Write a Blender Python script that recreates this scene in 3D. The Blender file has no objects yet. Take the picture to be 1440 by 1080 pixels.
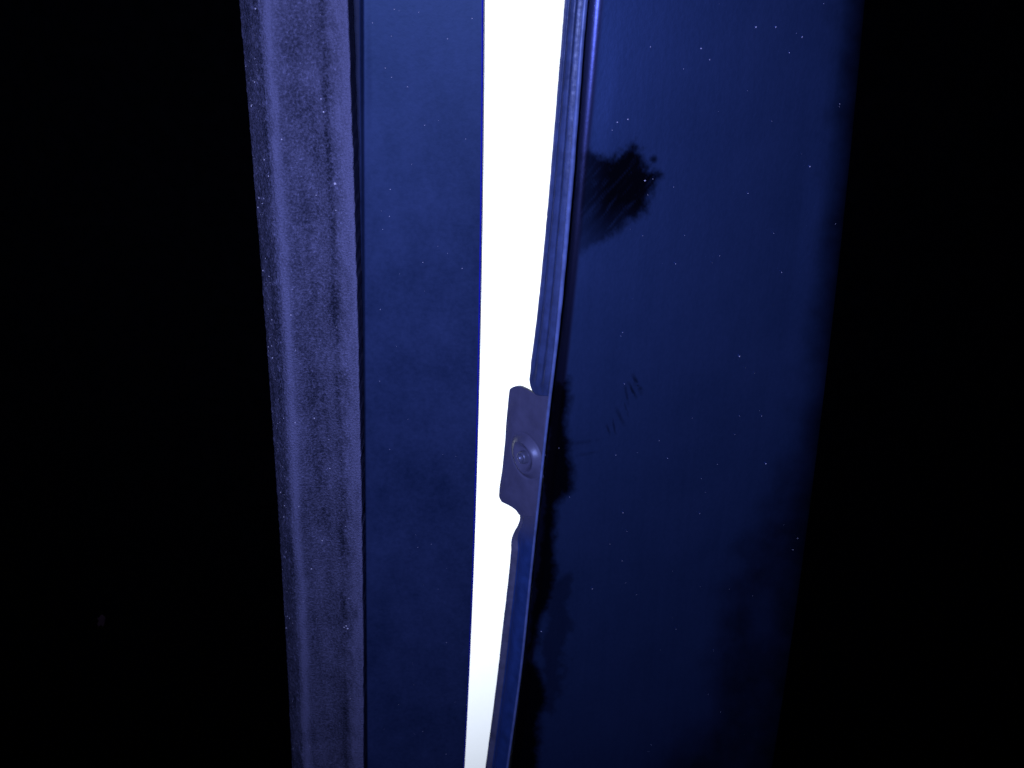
import bpy, bmesh, math, random
import numpy as np
from mathutils import Vector

random.seed(7)
RNG = np.random.default_rng(11)
S = bpy.context.scene
R = math.radians

# ------------------------------------------------------------------ camera
PITCH, FOC = R(30), 1500.0                       # looking down 30 degrees; focal length in photo pixels
cam = bpy.data.cameras.new('camera')
cam.sensor_width = 36.0
cam.lens = 36.0 * FOC / 1440.0
cam.clip_start, cam.clip_end = 0.005, 20.0
cam.dof.use_dof = True
cam.dof.focus_distance = 0.287
cam.dof.aperture_fstop = 26.0
co = bpy.data.objects.new('camera', cam)
S.collection.objects.link(co)
co.rotation_euler = (math.pi / 2 - PITCH, 0, 0)
S.camera = co
S.render.engine = 'CYCLES'

# ------------------------------------------------------------------ world and light
W = bpy.data.worlds.new('World'); S.world = W; W.use_nodes = True
W.node_tree.nodes['Background'].inputs[0].default_value = (0, 0, 0, 1)
W.node_tree.nodes['Background'].inputs[1].default_value = 0.0
S.view_settings.view_transform = 'Standard'
S.view_settings.look = 'None'
S.view_settings.exposure = 0.0
S.view_settings.gamma = 1.0


def lamp(name, loc, target, size, watts, col, size_y=None, spread=180):
    l = bpy.data.lights.new(name, 'AREA')
    l.energy, l.color, l.size = watts, col, size
    l.spread = R(spread)
    if size_y:
        l.shape = 'RECTANGLE'; l.size_y = size_y
    o = bpy.data.objects.new(name, l)
    S.collection.objects.link(o)
    o.location = loc
    o.rotation_euler = (Vector(target) - Vector(loc)).to_track_quat('-Z', 'Y').to_euler()
    return o


# a small bluish lamp held above and left of the camera, and the strong light that floods the wall behind the gap
lamp('front_lamp', (-0.045, -0.02, -0.03), (-0.02, 0.25, -0.10), 0.035, 0.54, (0.28, 0.36, 1.0), spread=120)
lamp('wall_lamp', (-0.20, 0.36, -0.42), (0.0, 0.80, -0.44), 0.16, 8.0, (0.80, 0.88, 1.0), size_y=0.75)


# ------------------------------------------------------------------ geometry of the view: photo pixel -> point in the place
def ray(px, py):
    u, v = (px - 720.0) / FOC, (540.0 - py) / FOC
    c, s = math.cos(PITCH), math.sin(PITCH)
    return np.array([u, c + v * s, -s + v * c])


def on_plane(px, py, P, N):
    d = ray(px, py)
    return d * (np.dot(P, N) / np.dot(d, N))


def project(P):
    c, s = math.cos(PITCH), math.sin(PITCH)
    dep = P[..., 1] * c - P[..., 2] * s
    up = P[..., 1] * s + P[..., 2] * c
    return 720 + FOC * P[..., 0] / dep, 540 - FOC * up / dep


def feature(pts, P, N, deg=2):
    """longitudinal line of a moulding: x as a smooth function of height, through points on a vertical plane"""
    q = np.array([on_plane(a, b, P, N) for a, b in pts])
    cf = np.polyfit(q[:, 2], q[:, 0], deg)
    return lambda z: np.polyval(cf, z)


Z_TOP, Z_BOT = 0.03, -0.52


def zrows(n):
    return np.linspace(Z_TOP, Z_BOT, n)


# ------------------------------------------------------------------ noise
def vnoise(x, y, seed=0):
    r = np.random.default_rng(seed)
    T = r.random((256, 256))
    xi, yi = np.floor(x).astype(int), np.floor(y).astype(int)
    fx, fy = x - xi, y - yi
    fx, fy = fx * fx * (3 - 2 * fx), fy * fy * (3 - 2 * fy)
    a, b = T[xi % 256, yi % 256], T[(xi + 1) % 256, yi % 256]
    c, d = T[xi % 256, (yi + 1) % 256], T[(xi + 1) % 256, (yi + 1) % 256]
    return (a * (1 - fx) + b * fx) * (1 - fy) + (c * (1 - fx) + d * fx) * fy


def fbm(x, y, seed=0, octs=4):
    t, a, n = 0, 1.0, 0
    for k in range(octs):
        t = t + a * (vnoise(x * 2 ** k + 17.3 * k, y * 2 ** k + 5.1 * k, seed + k) - 0.5); n += a; a *= 0.55
    return t / n * 2          # about -1..1


def poly_sd(px, py, poly):
    """signed distance in photo pixels to a closed outline, positive inside"""
    poly = np.array(poly, float)
    d = np.full(px.shape, 1e9); ins = np.zeros(px.shape, bool)
    for (ax, ay), (bx, by) in zip(poly, np.roll(poly, -1, 0)):
        ex, ey = bx - ax, by - ay
        t = np.clip(((px - ax) * ex + (py - ay) * ey) / (ex * ex + ey * ey + 1e-9), 0, 1)
        d = np.minimum(d, np.hypot(px - ax - t * ex, py - ay - t * ey))
        if ay != by:
            ins ^= ((ay > py) != (by > py)) & (px < ax + (py - ay) * ex / (by - ay))
    return np.where(ins, d, -d)


def sstep(a, b, x):
    t = np.clip((x - a) / (b - a), 0, 1)
    return t * t * (3 - 2 * t)


# ------------------------------------------------------------------ mesh helpers
def grid_mesh(name, P, mat, parent=None, flip=False, attrs=None, smooth=True, thick=0):
    n, m = P.shape[:2]
    idx = np.arange(n * m).reshape(n, m)
    q = np.stack([idx[:-1, :-1], idx[:-1, 1:], idx[1:, 1:], idx[1:, :-1]], -1).reshape(-1, 4)
    if flip:
        q = q[:, ::-1]
    me = bpy.data.meshes.new(name)
    me.vertices.add(n * m); me.vertices.foreach_set('co', P.reshape(-1).astype(np.float32))
    k = len(q)
    me.loops.add(4 * k); me.loops.foreach_set('vertex_index', q.reshape(-1).astype(np.int32))
    me.polygons.add(k)
    me.polygons.foreach_set('loop_start', (np.arange(k) * 4).astype(np.int32))
    me.polygons.foreach_set('loop_total', np.full(k, 4, np.int32))
    me.update(calc_edges=True)
    me.polygons.foreach_set('use_smooth', np.full(k, smooth))
    for an, av in (attrs or {}).items():
        a = me.attributes.new(an, 'FLOAT', 'POINT')
        a.data.foreach_set('value', av.reshape(-1).astype(np.float32))
    me.materials.append(mat)
    o = bpy.data.objects.new(name, me); S.collection.objects.link(o)
    o.parent = parent
    if thick:
        md = o.modifiers.new('thickness', 'SOLIDIFY'); md.thickness = thick; md.offset = -1
    return o


def raw_mesh(name, verts, faces, mat, parent=None, smooth=False):
    me = bpy.data.meshes.new(name); me.from_pydata([tuple(v) for v in verts], [], faces); me.update()
    if smooth:
        for p in me.polygons: p.use_smooth = True
    me.materials.append(mat)
    o = bpy.data.objects.new(name, me); S.collection.objects.link(o); o.parent = parent
    return o


def empty(name, label, cat, loc=(0, 0, 0)):
    o = bpy.data.objects.new(name, None); S.collection.objects.link(o)
    o['label'] = label; o['category'] = cat; o['kind'] = 'thing'
    return o


def flecks(name, pts, normals, sizes, mat, parent):
    """loose grains of dust: small lumpy eight-sided crumbs lying on a surface"""
    V, F = [], []
    for p, n, s in zip(pts, normals, sizes):
        n = Vector(n).normalized(); a = n.orthogonal().normalized(); b = n.cross(a)
        r = random.random() * 6.28
        a, b = a * math.cos(r) + b * math.sin(r), b * math.cos(r) - a * math.sin(r)
        k = len(V); p = Vector(p); e = random.uniform(0.8, 1.6)
        for w in (a * e, b, -a * e, -b): V.append(p + w * s * random.uniform(.7, 1.2) + n * s * .25)
        V.append(p + n * s * .9); V.append(p - n * s * .2)
        for i in range(4):
            F.append((k + i, k + (i + 1) % 4, k + 4)); F.append((k + (i + 1) % 4, k + i, k + 5))
    o = raw_mesh(name, V, F, mat, parent)
    o['kind'] = 'stuff'
    return o


# ------------------------------------------------------------------ materials
def material(name):
    m = bpy.data.materials.new(name); m.use_nodes = True
    nt = m.node_tree
    return m, nt, nt.nodes['Principled BSDF']


def node(nt, typ, **kw):
    n = nt.nodes.new(typ)
    for k, v in kw.items(): setattr(n, k, v)
    return n


def noise(nt, vec, scale, detail=4, rough=.55, stretch=(1, 1, 1)):
    mp = node(nt, 'ShaderNodeMapping'); mp.inputs['Scale'].default_value = stretch
    nt.links.new(vec, mp.inputs['Vector'])
    n = node(nt, 'ShaderNodeTexNoise')
    n.inputs['Scale'].default_value = scale; n.inputs['Detail'].default_value = detail
    n.inputs['Roughness'].default_value = rough
    nt.links.new(mp.outputs[0], n.inputs['Vector'])
    return n.outputs['Fac']


def remap(nt, v, a, b, c, d):
    n = node(nt, 'ShaderNodeMapRange'); n.clamp = True
    for k, x in zip(('From Min', 'From Max', 'To Min', 'To Max'), (a, b, c, d)): n.inputs[k].default_value = x
    nt.links.new(v, n.inputs['Value']); return n.outputs[0]


def math_(nt, op, a, b):
    n = node(nt, 'ShaderNodeMath', operation=op)
    for i, x in enumerate((a, b)):
        if isinstance(x, (int, float)): n.inputs[i].default_value = x
        else: nt.links.new(x, n.inputs[i])
    return n.outputs[0]


def mix(nt, f, a, b):
    n = node(nt, 'ShaderNodeMix', data_type='RGBA')
    if isinstance(f, (int, float)): n.inputs[0].default_value = f
    else: nt.links.new(f, n.inputs[0])
    for i, x in ((6, a), (7, b)):
        if isinstance(x, tuple): n.inputs[i].default_value = (*x, 1)
        else: nt.links.new(x, n.inputs[i])
    return n.outputs[2]


def bump(nt, h, strength, dist, bsdf):
    n = node(nt, 'ShaderNodeBump'); n.inputs['Strength'].default_value = strength; n.inputs['Distance'].default_value = dist
    nt.links.new(h, n.inputs['Height']); nt.links.new(n.outputs[0], bsdf.inputs['Normal'])


def coords(nt):
    return node(nt, 'ShaderNodeTexCoord').outputs['Object']


def make_frame_paint():
    m, nt, b = material('dusty blue paint')
    v = coords(nt)
    cloud = noise(nt, v, 38, 5, .6)
    fine = noise(nt, v, 900, 3, .6)
    mid = noise(nt, v, 180, 4, .6, (1, 1, .55))
    f = math_(nt, 'ADD', math_(nt, 'MULTIPLY', cloud, .55), math_(nt, 'ADD', math_(nt, 'MULTIPLY', mid, .25), math_(nt, 'MULTIPLY', fine, .3)))
    f = remap(nt, f, .35, .75, 0, 1)
    nt.links.new(mix(nt, f, (.008, .016, .040), (.033, .047, .098)), b.inputs['Base Color'])
    nt.links.new(remap(nt, f, 0, 1, .46, .51), b.inputs['Roughness'])
    b.inputs['Specular IOR Level'].default_value = .36
    b.inputs['Specular Tint'].default_value = (.52, .74, 1, 1)
    bump(nt, fine, .12, .0002, b)
    return m


def make_door_paint():
    m, nt, b = material('blue gloss paint under a film of dust')
    v = coords(nt)
    at = node(nt, 'ShaderNodeAttribute'); at.attribute_name = 'wiped_shaded'
    fine = noise(nt, v, 1100, 3, .6, (1, 1, .6))
    cloud = noise(nt, v, 45, 5, .6)
    vert = noise(nt, v, 420, 3, .6, (1, 1, .06))
    f = math_(nt, 'ADD', math_(nt, 'MULTIPLY', cloud, .5), math_(nt, 'ADD', math_(nt, 'MULTIPLY', vert, .22), math_(nt, 'MULTIPLY', fine, .32)))
    f = remap(nt, f, .35, .75, 0, 1)
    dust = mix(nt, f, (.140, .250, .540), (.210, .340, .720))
    ar = node(nt, 'ShaderNodeAttribute'); ar.attribute_name = 'highlit'  # lavender highlight of the rolled edge, painted into the base colour
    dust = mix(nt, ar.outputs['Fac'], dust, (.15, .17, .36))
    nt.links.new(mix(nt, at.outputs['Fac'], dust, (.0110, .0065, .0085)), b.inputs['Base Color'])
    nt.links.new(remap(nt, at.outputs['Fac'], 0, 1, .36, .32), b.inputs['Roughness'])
    b.inputs['Metallic'].default_value = .93
    b.inputs['Specular IOR Level'].default_value = .25
    bump(nt, fine, .15, .0002, b)
    return m


def make_seal():
    m, nt, b = material('felted grey strip')
    v = coords(nt)
    grain = remap(nt, noise(nt, v, 1700, 3, .7), .36, .66, 0, 1)
    blot = noise(nt, v, 170, 5, .65, (1, 1, .5))
    streak = noise(nt, v, 260, 4, .6, (1, 1, .035))
    f = math_(nt, 'ADD', math_(nt, 'MULTIPLY', blot, .62), math_(nt, 'ADD', math_(nt, 'MULTIPLY', streak, .35), math_(nt, 'MULTIPLY', grain, .36)))
    at = node(nt, 'ShaderNodeAttribute'); at.attribute_name = 'toned'
    f = math_(nt, 'ADD', remap(nt, f, .38, .92, 0, .9), math_(nt, 'MULTIPLY', at.outputs['Fac'], .75))
    nt.links.new(mix(nt, f, (.018, .019, .030), (.235, .215, .285)), b.inputs['Base Color'])
    b.inputs['Roughness'].default_value = .85
    b.inputs['Specular IOR Level'].default_value = .2
    bump(nt, grain, .9, .0005, b)
    return m


def make_plain(name, col, rough, bumpy=0, var=.25, spec=.4, metal=0.0):
    m, nt, b = material(name)
    v = coords(nt)
    n = noise(nt, v, 260, 5, .6)
    lo, hi = tuple(c * (1 - var) for c in col), tuple(c * (1 + var) for c in col)
    nt.links.new(mix(nt, remap(nt, n, .3, .7, 0, 1), lo, hi), b.inputs['Base Color'])
    b.inputs['Roughness'].default_value = rough
    b.inputs['Metallic'].default_value = metal
    b.inputs['Specular IOR Level'].default_value = spec
    if bumpy:
        bump(nt, noise(nt, v, 700, 4, .6), bumpy, .0003, b)
    return m


M_frame, M_door, M_seal = make_frame_paint(), make_door_paint(), make_seal()
M_flange = make_plain('satin blue grey paint', (.118, .108, .150), .38, .12, .14, .45)
M_hem = make_plain('worn blue edge paint', (.034, .070, .19), .33, .1, .25, .6)
M_low = M_hem.copy(); M_low.name = 'edge paint worn grey near the tab'
_nt = M_low.node_tree; _b = _nt.nodes['Principled BSDF']
_at = node(_nt, 'ShaderNodeAttribute'); _at.attribute_name = 'faded'
_src = _b.inputs['Base Color'].links[0].from_socket
_nt.links.new(mix(_nt, _at.outputs['Fac'], _src, (.105, .100, .142)), _b.inputs['Base Color'])
M_raw = make_plain('bare grey sheet edge', (.13, .12, .15), .5, .3, .3, .4)
M_lip = make_plain('dusty lilac blue edge paint', (.050, .068, .135), .36, .15, .3, .55)
M_edge = make_plain('blue fringe edge', (.010, .014, .30), .4, 0, .2, .4)  # blue lens fringe along the gap, painted as the hem's colour
M_spot = make_plain('dull rust', (.016, .006, .005), .9, 0, .3, .1)
M_chan = make_plain('blue paint with channel shade', (.010, .014, .034), .6, .1, .2, .2)  # shade in the channel beside the strip, painted into the colour
M_bead = make_plain('rubbed bright fold', (.15, .185, .32), .28, .05, .3, .8)  # light base colour paints in the highlight along the fold
M_rivet = make_plain('dull zinc', (.16, .155, .20), .35, .2, .25, .5, .3)
M_dust = make_plain('pale dust', (.9, .78, .72), .9, 0, .2, .1)
M_black = make_plain('matt black', (.0006, .0006, .0006), .95, 0, .3, .0)
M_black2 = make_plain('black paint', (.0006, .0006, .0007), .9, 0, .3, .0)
M_white = make_plain('white wall paint', (.82, .82, .84), .9, .2, .02, .2)

Yv = np.array([0.0, 1.0, 0.0])


def P_y(y): return np.array([0, y, 0.0])


# ------------------------------------------------------------------ the bright wall behind the gap
def box(name, x0, x1, y0, y1, z0, z1, mat):
    v = [(x, y, z) for x in (x0, x1) for y in (y0, y1) for z in (z0, z1)]
    f = [(0, 1, 3, 2), (4, 6, 7, 5), (0, 4, 5, 1), (2, 3, 7, 6), (0, 2, 6, 4), (1, 5, 7, 3)]
    return raw_mesh(name, v, f, mat)


w = box('white_wall', -.9, .9, .80, .86, -1.5, .35, M_white)
w['label'] = 'white wall, overexposed, seen through the narrow gap'; w['category'] = 'wall'; w['kind'] = 'thing'

# ------------------------------------------------------------------ left: black backing, blue frame panel and felted strip
Y0 = .250
fL = feature([(337, 0), (345, 90), (357, 270), (372, 440), (387, 640), (402, 900), (411, 1080)], P_y(Y0 + .010), Yv)
fC = feature([(363, 0), (381, 300), (393, 480), (405, 640), (415, 840), (425, 1080)], P_y(Y0), Yv)
fR = feature([(489, 0), (498, 300), (506, 540), (509, 800), (511, 1080)], P_y(Y0 + .0005), Yv)
fS = feature([(512, 0), (513, 300), (515, 540), (516, 800), (518, 1080)], P_y(Y0 + .005), Yv)
fE = feature([(680, 0), (679.5, 130), (677, 400), (672, 640), (665, 800), (658, 980), (654, 1080)], P_y(Y0 + .005), Yv)

# felted strip: granular sloping side, rounded corner, slightly hollow front, sharp right edge
z = zrows(900)
Z = z[:, None]
xl, xc, xr = fL(Z), fC(Z), fR(Z)
us = np.linspace(0, 1, 30)[None]; uf = np.linspace(0, 1, 90)[None]; ur = np.linspace(0, 1, 10)[None]
side_x = xl + (xc - xl) * us; side_y = Y0 + .010 * (1 - us) ** 1.25 + .0008 * us
hollow = .0010 * np.sin(np.pi * np.clip((uf - .12) / .8, 0, 1)) ** 2 - .0003 * np.exp(-((uf - .62) / .07) ** 2) + .0008 * np.exp(-(uf / .05) ** 2)
front_x = xc + (xr - xc) * uf; front_y = Y0 + hollow + 0 * Z
wall_x = xr + (.0002 * ur); wall_y = Y0 + .0005 + .0075 * ur + 0 * Z
X = np.concatenate([side_x, front_x[:, 1:], wall_x[:, 1:]], 1)
Y = np.concatenate([side_y + 0 * Z, front_y[:, 1:], wall_y[:, 1:]], 1)
Zg = np.broadcast_to(Z, X.shape)
# real roughness: grains on the side, a ragged right edge
g = fbm(X * 1400, Zg * 1400, 3, 3)
uu = np.concatenate([us * 0 + 1, uf[:, 1:] * 0 + .15, ur[:, 1:] * 0 + .1], 1)
Y = Y - g * .00045 * uu * (1 - .85 * (uu > .9) * (np.arange(X.shape[1])[None] < 4))
X = X - g * .00012 * uu * (Y > Y0 + .0012)
nf = 30 + 89
edge = np.zeros(X.shape[1]); edge[nf - 6:nf] = np.linspace(0, 1, 6); edge[nf:] = 1
X = X + edge[None] * fbm(Zg * 500, X * 0 + 3, 9, 3) * .00022
colu = np.concatenate([us[0] * 0, uf[0, 1:], ur[0, 1:] * 0 + 1])[None]
isf = np.concatenate([us[0] * 0, uf[0, 1:] * 0 + 1, ur[0, 1:] * 0 + 1])[None]
toned = isf * (sstep(.70, .97, colu + .12 * fbm(X * 900, Zg * 260, 21, 4)) * .8 + .9 * np.exp(-((colu - .09 - .03 * fbm(Zg * 60, X * 0, 5, 3)) / .07) ** 2))  # corner and edge highlights painted into the colour, grainy side painted darker
toned = toned + isf * .5 * sstep(.965, .995, colu)
toned = toned * (1 + .6 * fbm(X * 600, Zg * 150, 31, 4))
toned = toned * .75 - .22 * (1 - isf) - .25 * isf * np.exp(-((colu - .72) / .05) ** 2) * (1 + fbm(Zg * 90, X * 300, 8, 3))
toned = toned + (1 - isf) * 1.0 * sstep(.15, .75, g) + isf * 0
strip = empty('felt_strip', 'grey felt-like strip with grainy side, at far left beside the blue panel', 'strip')
band = grid_mesh('band', np.stack([X, Y, Zg], -1), M_seal, strip, attrs={'toned': toned})
pts, nrm, sz = [], [], []
for _ in range(560):
    i = random.randrange(900); on_side = random.random() < .72
    j = random.randrange(2, 28) if on_side else random.randrange(30, nf - 2)
    pts.append((X[i, j], Y[i, j] - .00005, Z[i, 0])); nrm.append((-.6 if on_side else 0, -.8, .1)); sz.append(random.choice((.00004, .00005, .00006, .00008, .00012, .00018)))
for a, b, s in ((471, 258, .00035), (487, 880, .0003), (484, 882, .00025), (489, 884, .0002), (442, 588, .0002), (396, 196, .0002), (453, 760, .00022), (438, 800, .0002)):
    p = on_plane(a, b, P_y(Y0), Yv); pts.append(p); nrm.append((0, -1, .2)); sz.append(s)
flecks('dust', pts, nrm, sz, M_dust, strip)

# blue frame panel: recessed channel beside the strip, a small step, a flat face and a rounded hem turned back at the gap
z = zrows(500); Z = z[:, None]
xs, xe, xr = fS(Z), fE(Z), fR(Z)
frame = empty('blue_frame_panel', 'flat dusty blue sheet metal panel left of the bright gap', 'metal panel')
c = np.linspace(0, 1, 12)[None]
chan_x = (xr - .012) + (xs - .0016 - xr + .012) * c; chan_y = Y0 + .0088 + 0 * chan_x
grid_mesh('channel', np.stack([chan_x, chan_y, np.broadcast_to(Z, chan_x.shape)], -1), M_chan, frame)
k = np.linspace(0, 1, 14)[None]
step_x = xs - .0016 + .0016 * k; step_y = Y0 + .0088 - .0038 * (.5 - .5 * np.cos(np.pi * k)) + 0 * Z
fl = np.linspace(0, 1, 120)[None]
flat_x = xs + (xe - .0005 - xs) * fl
flat_y = Y0 + .005 + .00035 * fbm(flat_x * 22, Z * 16 + 0 * flat_x, 41, 2)
flat_y = Y0 + .005 + (flat_y - Y0 - .005) * sstep(0, .08, fl) * (1 - sstep(.92, 1, fl))
FX = np.concatenate([step_x, flat_x[:, 1:]], 1); FY = np.concatenate([step_y, flat_y[:, 1:]], 1)
grid_mesh('face', np.stack([FX, FY, np.broadcast_to(Z, FX.shape)], -1), M_frame, frame)
al = np.linspace(0, math.pi / 2, 10)[None]
hem_x = np.concatenate([xe - .0005 + .0005 * np.sin(al), xe + 0 * al[:, :3]], 1)
hem_y = np.concatenate([Y0 + .005 + .0005 * (1 - np.cos(al)), Y0 + .0055 + np.array([[.004, .009, .014]])], 1) + 0 * Z
grid_mesh('hem', np.stack([hem_x, hem_y, np.broadcast_to(Z, hem_x.shape)], -1), M_edge, frame)
pts, nrm, sz = [], [], []
for _ in range(50):
    p = on_plane(random.uniform(520, 665), random.uniform(-30, 1110), P_y(Y0 + .0049), Yv)
    pts.append(p); nrm.append((0, -1, 0)); sz.append(random.uniform(.00005, .00013))
flecks('dust', pts, nrm, sz, M_dust, frame)

# black backing behind the strip, running off to the left
bx = float(fR(-.2))
bw = box('dark_wall', -.75, bx + .002, .262, .275, -1.1, .25, M_black)
bw['kind'] = 'structure'
scuff = on_plane(143, 873, P_y(.262), Yv)
V, F = [Vector((scuff[0], scuff[1] - .0006, scuff[2]))], []
for k in range(14):
    a = 2 * math.pi * k / 14; rr = .0017 * random.uniform(.7, 1.3)
    V.append(Vector((scuff[0] + rr * .8 * math.cos(a) + .25 * rr * math.sin(a), scuff[1] - .00005, scuff[2] + 1.5 * rr * math.sin(a)))); F.append((0, k + 1, (k + 1) % 14 + 1))
raw_mesh('rust_spot', V, F, M_spot, bw, smooth=True)

# ------------------------------------------------------------------ right: the blue door
YAW = R(14)
DN = np.array([math.sin(YAW), -math.cos(YAW), 0.0])           # door face normal, turned a little to the right
DT = np.array([math.cos(YAW), math.sin(YAW), 0.0])
DP = on_plane(768, 540, P_y(.2515), Yv)
door = empty('door_panel', 'glossy blue metal door right of the bright gap with dark wipe smudges', 'door')
fG = feature([(825, 0), (804, 300), (788, 460), (776, 560), (757, 735), (738, 933), (720, 1080)], DP - DN * .002, DN)
fA = feature([(844, 0), (824, 300), (806, 460), (790, 560), (770, 735), (749, 933), (730, 1080)], DP, DN)
fB = feature([(1180, 0), (1164, 270), (1140, 470), (1122, 600), (1098, 760), (1068, 950), (1054, 1080)], DP, DN)
fZ = feature([(1223, 0), (1206, 270), (1181, 470), (1166, 600), (1141, 760), (1112, 950), (1099, 1080)], DP - DN * .004, DN)


def door_pt(x, back):
    """point of the door skin over plan coordinate x on its plane, pushed back along the normal"""
    y = DP[1] + (x - DP[0]) * math.tan(YAW)
    return x - DN[0] * back, y - DN[1] * back


z = zrows(1000); Z = z[:, None]
xg, xa, xb, xz = fG(Z), fA(Z), fB(Z), fZ(Z)
k = np.linspace(0, 1, 22)[None]
b_roll = .0024 * (1 - np.sin(k * math.pi / 2)) ** 1.2
b_roll = b_roll * (1 - .65 * sstep(-.10, -.20, Z))
x_roll = xg + (xa - xg) * k
fl = np.linspace(0, 1, 300)[None]
x_flat = xa + (xb - xa) * fl
b_flat = .0006 * (fbm(x_flat * 14, Z * 9 + 0 * x_flat, 51, 2)) * sstep(0, .1, fl) * (1 - sstep(.9, 1, fl))
al = np.linspace(0, R(86), 22)[None]
x_end = xb + (xz - xb) * np.sin(al); b_end = .0075 * (1 - np.cos(al)) + 0 * Z
pre = np.array([[0, 1.0]])
Xp = np.concatenate([xg - .0012 + .0006 * pre, x_roll, x_flat[:, 1:], x_end[:, 1:]], 1)
Bp = np.concatenate([.013 - .007 * pre + 0 * Z, b_roll + 0 * Z, b_flat[:, 1:], b_end[:, 1:]], 1)
DX, DY = door_pt(Xp, Bp)
P = np.stack([DX, DY, np.broadcast_to(Z, DX.shape)], -1)
px, py = project(P)
# smudges from a hand and rain wiping the dust film, plus painted edge shade
n1 = fbm(px / 16, py / 16, 61, 4); n2 = fbm(px / 5, py / 5, 71, 3)
sw = fbm((px * .75 + py * .66) / 3.4, (px * .66 - py * .75) / 30, 81, 4)      # diagonal swipe marks
sx = fbm(px / 40, py / 3.2, 91, 3)
big = poly_sd(px, py, [(812, 212), (826, 213), (838, 219), (860, 222), (877, 217), (890, 203), (897, 214), (904, 228), (915, 240), (931, 246), (921, 259),
                       (913, 278), (906, 299), (884, 317), (855, 335), (822, 352), (800, 364), (796, 330), (806, 260)])
m_big = sstep(-9, 9, big + 8 * n1 + 5 * n2 + 3 * sw) * (.97 - .22 * sstep(860, 812, px) - .35 * sstep(280, 355, py + 8 * sw))
m_big = m_big * (1 - .25 * sstep(.1, .7, sw))
dots = np.zeros_like(px)
for a, b, r in ((892, 208, 7), (919, 224, 6), (926, 247, 7)):
    dots = np.maximum(dots, sstep(1.5, .1, np.hypot(px - a, (py - b) * 1.2) / r + .4 * n2))
low = poly_sd(px, py, [(776, 528), (800, 534), (801, 570), (798, 600), (806, 664), (804, 688), (783, 714), (781, 745), (783, 797), (775, 841), (760, 872),
                       (757, 905), (748, 925), (768, 958), (770, 984), (759, 1010), (757, 1090), (755, 1300), (640, 1300), (700, 1080), (724, 950), (733, 930), (741, 885), (749, 812), (757, 745), (764, 640), (770, 560)])
m_low = sstep(-8, 9, low + 5 * n1 + 3 * n2 + 1.5 * sx) * .97
m_up = .75 * sstep(5, -4, np.abs(px - 789 + (py - 480) * .08) + 4 * n2 + 3 * n1) * sstep(425, 445, py) * sstep(540, 520, py) * sstep(-.3, .4, n1)
m_low2 = .4 * sstep(-4, 10, poly_sd(px, py, [(770, 820), (800, 810), (806, 870), (790, 960), (780, 1010), (756, 1000)]) + 14 * n1)
scr = np.zeros_like(px)
for (ax, ay, bx_, by_, wd, st) in ((890, 527, 902, 553, 2.4, .8), (884, 538, 895, 560, 1.8, .75), (893, 540, 903, 548, 2.4, .8), (879, 541, 884, 570, 1.5, .45), (866, 573, 878, 598, 2.2, .4), (861, 588, 866, 611, 1.3, .5),
                           (853, 596, 858, 612, 1.4, .45), (878, 566, 884, 586, 1.2, .4), (800, 625, 842, 619, 2.0, .3), (806, 642, 846, 634, 1.6, .25)):
    ex, ey = bx_ - ax, by_ - ay
    t = np.clip(((px - ax) * ex + (py - ay) * ey) / (ex * ex + ey * ey), 0, 1)
    d = np.hypot(px - ax - t * ex + 1.2 * n2, py - ay - t * ey)
    scr = np.maximum(scr, st * .85 * sstep(wd * 1.8, wd * .3, d) * np.sin(np.clip(t, .04, .96) * math.pi) ** .6 * sstep(-.9, .1, n2 + .5 * n1))
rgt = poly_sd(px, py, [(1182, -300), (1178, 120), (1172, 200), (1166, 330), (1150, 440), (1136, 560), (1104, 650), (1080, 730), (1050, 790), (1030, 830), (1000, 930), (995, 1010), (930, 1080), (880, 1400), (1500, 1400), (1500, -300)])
m_rgt = sstep(-40, 44, rgt + 34 * fbm(px / 55, py / 55, 101, 5)) * .74 * (.85 + .25 * fbm(px / 22, py / 22, 111, 4))  # painted fade into dark towards the right edge, mixed with ragged smudging
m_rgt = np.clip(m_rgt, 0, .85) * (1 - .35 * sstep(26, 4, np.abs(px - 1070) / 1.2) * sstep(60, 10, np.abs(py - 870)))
roll = .55 * sstep(1.15, .7, (Xp - xg) / (xa - xg)) * sstep(-.02, -.12, Z + 0 * Xp) + .25 * sstep(1.1, .8, (Xp - xg) / (xa - xg))  # dims the rolled edge's highlight through the colour
m_up = np.maximum(m_up, roll)
wiped_shaded = np.clip(np.maximum.reduce([m_big, .8 * dots, m_low, m_up, m_low2, scr, m_rgt]), 0, 1)
face = grid_mesh('face', P, M_door, door, attrs={'wiped_shaded': wiped_shaded, 'highlit': sstep(1.25, .85, (Xp - xg) / (xa - xg))})

pts, nrm, sz = [], [], []


def on_door(a, b): return on_plane(a, b, DP + DN * .0001, DN)


for a, b, s in ((868, 172, .00024), (883, 168, .00028), (861, 183, .00016), (907, 254, .00024), (911, 274, .00012), (1040, 501, .0003), (1063, 38, .00022), (1091, 38, .00024), (1139, 234, .00028), (1128, 52, .00018), (1110, 74, .00014),
                (986, 68, .00024), (998, 84, .00016), (915, 66, .00014), (950, 371, .00018), (1099, 383, .00016), (1088, 328, .00016), (1061, 525, .00018), (1048, 517, .00012), (1071, 585, .00016), (1077, 652, .00024), (1040, 585, .00014), (984, 722, .0002), (1122, 757, .0002),
                (1181, 146, .00015), (1180, 150, .00013), (786, 630, .00016), (876, 721, .0002), (866, 640, .00014), (761, 888, .00022), (833, 828, .0002), (801, 699, .00014), (878, 540, .00014), (1115, 773, .0002), (1012, 360, .00014), (1052, 272, .00014), (1175, 315, .00014)):
    pts.append(on_door(a, b)); nrm.append(DN); sz.append(s * .8)
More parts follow.
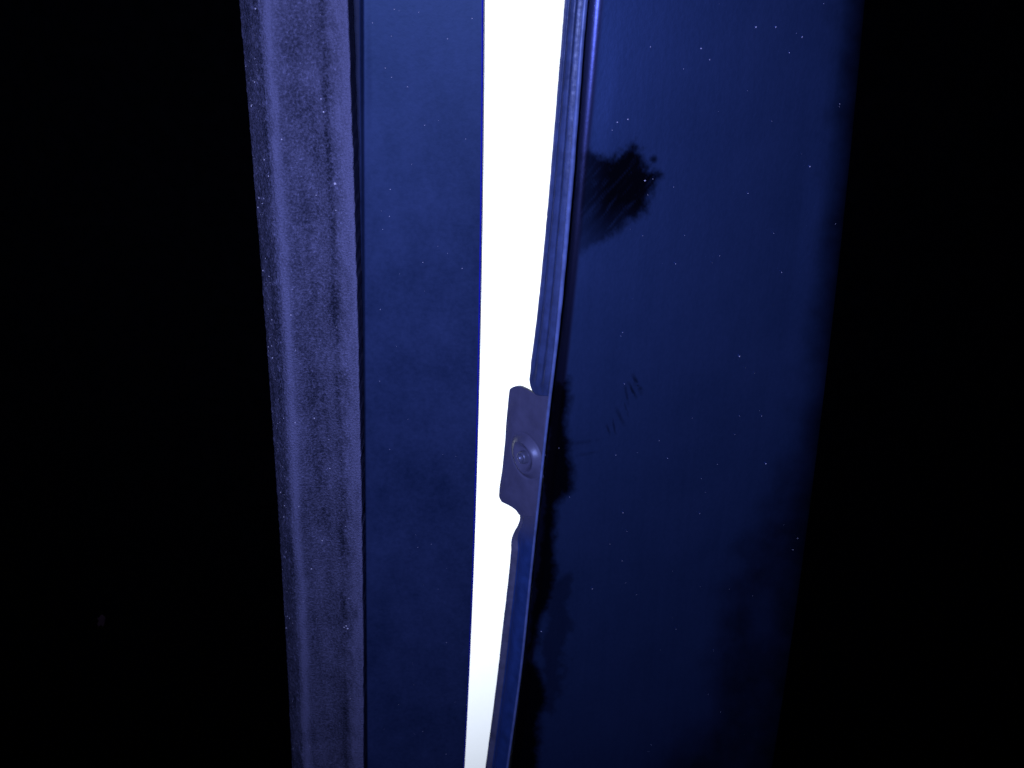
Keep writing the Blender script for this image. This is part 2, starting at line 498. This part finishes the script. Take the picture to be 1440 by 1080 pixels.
for _ in range(70):
    a, b = random.uniform(840, 1190), random.uniform(-20, 1100)
    if a > 1180 - b * .1: continue
    pts.append(on_door(a, b)); nrm.append(DN); sz.append(random.uniform(.00004, .00011))
flecks('dust', pts, nrm, sz, M_dust, door)

# flange folded back from the door's edge into the gap, with the tab cut out of it
PHI = R(52)
FD = np.array([-math.cos(PHI), math.sin(PHI), 0.0])
DPf = DP + DN * .0008
A, B = on_plane(822, 0, DPf, DN), on_plane(717, 1080, DPf, DN)
FLn = (B - A) / np.linalg.norm(B - A)
FN = np.cross(FLn, FD); FN /= np.linalg.norm(FN)
if FN[1] > 0: FN = -FN
FDo = np.cross(FN, FLn); FDo /= np.linalg.norm(FDo)
if FDo[0] > 0: FDo = -FDo


def on_flange(a, b): return on_plane(a, b, A, FN)


FOLD = [(846, -260), (820, 0), (796.5, 300), (780.5, 480), (771.5, 560), (762, 646), (752.5, 735), (744.5, 811), (732, 933), (712, 1080), (682, 1300)]


def spline(pts, n):
    """smooth curve through points by arc length"""
    p = np.array(pts, float)
    t = np.concatenate([[0], np.cumsum(np.hypot(*np.diff(p, axis=0).T))])
    q = np.linspace(0, t[-1], n)
    m = np.gradient(p, t, axis=0) if len(p) > 2 else np.repeat((p[1:] - p[:1]) / t[-1], 2, 0)
    i = np.clip(np.searchsorted(t, q, side='right') - 1, 0, len(t) - 2)
    h = (t[i + 1] - t[i])[:, None]; s = ((q - t[i])[:, None]) / h
    return ((2 * s**3 - 3 * s**2 + 1) * p[i] + (s**3 - 2 * s**2 + s) * h * m[i] + (-2 * s**3 + 3 * s**2) * p[i + 1] + (s**3 - s**2) * h * m[i + 1])


def fold_x(y):
    f = np.array(FOLD); return np.interp(y, f[:, 1], f[:, 0])


FS = spline(FOLD, 400)


def fold_pts(y0, y1, n):
    y = np.linspace(y0, y1, n)
    return np.stack([np.interp(y, FS[:, 1], FS[:, 0]), y], -1)


def patch(top, left, bottom, right):
    """surface spanned by four outline curves (photo pixels): top/bottom run left->right, left/right run down"""
    n, m = len(left), len(top)
    u, v = np.linspace(0, 1, m)[None, :, None], np.linspace(0, 1, n)[:, None, None]
    return ((1 - v) * top[None] + v * bottom[None] + (1 - u) * left[:, None] + u * right[:, None]
            - ((1 - u) * (1 - v) * top[0] + u * (1 - v) * top[-1] + (1 - u) * v * bottom[0] + u * v * bottom[-1]))


def to_flange(Q):
    n, m = Q.shape[:2]
    d = np.stack([(Q[..., 0] - 720) / FOC, math.cos(PITCH) + (540 - Q[..., 1]) / FOC * math.sin(PITCH), -math.sin(PITCH) + (540 - Q[..., 1]) / FOC * math.cos(PITCH)], -1)
    return d * (np.dot(A, FN) / (d @ FN))[..., None]


NB = 700
fb = fold_pts(-260, 1300, NB)
e = to_flange(fb[:, None])[:, 0]
rb = (.00062 - .00020 * sstep(300, 620, fb[:, 1]))[:, None]
rb = rb * (1 + .08 * fbm(fb[:, 1:] / 30, fb[:, 1:] * 0, 141, 3))
ring = []
for a in np.linspace(0, 2 * math.pi, 17):
    ring.append((e - FN * rb * .55 - FDo * rb * .5 + rb * (math.cos(a) * FN - math.sin(a) * FDo))[:, None])
grid_mesh('folded_edge', np.concatenate(ring, 1), M_bead, door)

N_UP, M_C = 500, 52
# upper length
up_left = spline([(817, -260), (796, 0), (783.7, 150), (771, 300), (761.5, 400), (753.5, 470), (749.5, 500), (746.5, 522), (744.7, 534), (745.7, 543)], N_UP)
up_bot = spline([(745.5, 543), (748, 549), (755, 555.5), (763, 556.5), (fold_x(557), 557)], M_C)
up_top = spline([(817, -260), (846, -260)], M_C)
up_right = fold_pts(-260, 557, N_UP)
G3 = to_flange(patch(up_top, up_left, up_bot, up_right))
u = np.linspace(0, 1, M_C)[None]; yrow = up_right[:, 1][:, None]
h = .0004 * np.exp(-(u / .07) ** 2) - .0005 * np.exp(-((u - .14) / .05) ** 2) + .00035 * np.exp(-((u - .42) / .10) ** 2) - .0002 * np.exp(-((u - .60) / .04) ** 2) + .00035 * np.exp(-((u - .76) / .06) ** 2) - .0005 * np.exp(-((u - .92) / .05) ** 2)
h = h * sstep(556, 520, yrow) + .00008 * fbm(u * 3 + 0 * yrow, yrow / 9 + 0 * u, 121, 3)
G3 = G3 + h[..., None] * FN
upper = grid_mesh('upper_lip', G3[:, 3:], M_lip, door, thick=.0009)
grid_mesh('raw_edge', G3[:, :4], M_raw, upper, thick=.0009)
# tab
N_T, M_T = 260, 90
tab_top = spline([(714.5, 552), (717, 547.2), (722, 544), (728, 543.2), (736, 546), (746, 551.5), (755, 556), (763, 557), (fold_x(557), 557)], M_T)
tab_left = spline([(714.5, 552), (713.2, 560), (711.8, 580), (709, 610), (704, 655), (700.6, 690), (700.8, 697), (703.5, 702.5)], N_T)
tab_bot = spline([(703.5, 702.5), (709, 705.5), (717, 709.5), (726, 717), (731, 724.5), (740, 726), (fold_x(726), 726)], M_T)
tab_right = fold_pts(557, 726, N_T)
Q = patch(tab_top, tab_left, tab_bot, tab_right)
T3 = to_flange(Q)
ctr = on_flange(741, 641)
rel = T3 - ctr
s_, t_ = rel @ FDo, rel @ FLn
RB = np.linalg.norm((on_flange(741, 612) - on_flange(741, 670))) / 2 * 1.0
rad = np.hypot(s_, t_) / RB
boss = .0017 * sstep(1.02, .68, rad) - .0003 * np.exp(-((rad - 1.05) / .045) ** 2) - .0014 * sstep(.72, .36, rad)
boss = boss * (.5 + .5 * sstep(.9, -.5, s_ / RB))
uT = np.linspace(0, 1, M_T)[None]
roundover = -.0008 * (1 - sstep(0, .10, uT)) ** 2
bend = .0004 * np.sin(uT * 7.5) * sstep(560, 590, Q[..., 1]) * sstep(620, 600, Q[..., 1]) + .0006 * np.exp(-((Q[..., 1] - 700) / 22) ** 2) * np.exp(-((uT - .15) / .35) ** 2)
T3 = T3 + (boss + roundover + bend + .0005 * np.sin(np.pi * np.clip(uT, 0, 1)) * sstep(726, 690, Q[..., 1]) * sstep(557, 580, Q[..., 1]))[..., None] * FN
tab = grid_mesh('tab', T3, M_flange, door, thick=.0010)
# rivet stem in the middle of the pressed boss
V, F = [], []
prof = [(.29, .0000), (.28, .0016), (.25, .0021), (.19, .0022), (.14, .0018), (.08, .0013), (.0, .0013)]
NS = 28
cc = ctr + FN * .0002
for r, hh in prof:
    for k in range(NS):
        a = 2 * math.pi * k / NS
        rr = r * RB * (1 + .04 * math.sin(3 * a + 1))
        V.append(cc + FDo * math.cos(a) * rr + FLn * math.sin(a) * rr + FN * hh)
for i in range(len(prof) - 1):
    for k in range(NS):
        F.append((i * NS + k, i * NS + (k + 1) % NS, (i + 1) * NS + (k + 1) % NS, (i + 1) * NS + k))
rivet = raw_mesh('rivet', V, F, M_rivet, tab, smooth=True)
# lower length
N_L, M_L = 480, 52
lo_top = np.stack([np.linspace(731, fold_x(726), M_L), np.interp(np.linspace(731, fold_x(726), M_L), [731, 740, 753.5], [724.5, 726, 726])], -1)
lo_left = spline([(731, 724.5), (731, 730), (728.5, 738), (724, 746), (721.4, 753), (720.3, 775), (718, 800), (715, 828), (709.8, 872), (702.8, 935), (694, 1005), (684, 1080), (655, 1300)], N_L)
lo_bot = spline([(655, 1300), (682, 1300)], M_L)
lo_right = fold_pts(726, 1300, N_L)
L3 = to_flange(patch(lo_top, lo_left, lo_bot, lo_right))
yrow = lo_right[:, 1][:, None]
h = (.0005 * np.exp(-(u / .12) ** 2) - .0007 * np.exp(-((u - .26) / .09) ** 2) + .0002 * np.exp(-((u - .6) / .15) ** 2)) * sstep(745, 775, yrow)
h = h + .00007 * fbm(u * 3 + 0 * yrow, yrow / 9 + 0 * u, 131, 3)
L3 = L3 + h[..., None] * FN
lower = grid_mesh('lower_lip', L3[:, 11:], M_low, door, thick=.0009, attrs={'faded': (sstep(775, 728, yrow) + 0 * u)[:, 11:]})
grid_mesh('raw_edge', L3[:, :12], M_raw, lower, thick=.0009)

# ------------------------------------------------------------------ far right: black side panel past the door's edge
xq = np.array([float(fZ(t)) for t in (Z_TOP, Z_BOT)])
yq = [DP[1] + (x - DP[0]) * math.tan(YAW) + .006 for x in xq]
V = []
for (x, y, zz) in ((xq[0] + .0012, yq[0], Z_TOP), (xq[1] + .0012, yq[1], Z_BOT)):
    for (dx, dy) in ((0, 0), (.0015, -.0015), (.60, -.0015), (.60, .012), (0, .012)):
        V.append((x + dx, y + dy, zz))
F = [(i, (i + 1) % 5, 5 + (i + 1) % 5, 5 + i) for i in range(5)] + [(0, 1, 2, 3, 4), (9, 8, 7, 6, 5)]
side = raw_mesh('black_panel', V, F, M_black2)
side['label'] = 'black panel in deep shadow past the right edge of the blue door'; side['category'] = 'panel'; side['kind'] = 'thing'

# weld normals outward
for o in S.objects:
    if o.type == 'MESH' and o.name.split('.')[0] in ('face', 'channel', 'hem', 'band', 'upper_lip', 'tab', 'lower_lip', 'raw_edge'):
        me = o.data
        pol = me.polygons[len(me.polygons) // 2]
        c = sum(me.polygons[i].normal.dot(-Vector(me.polygons[i].center)) for i in range(0, len(me.polygons), max(1, len(me.polygons) // 200)))
        if c < 0:
            me.flip_normals()
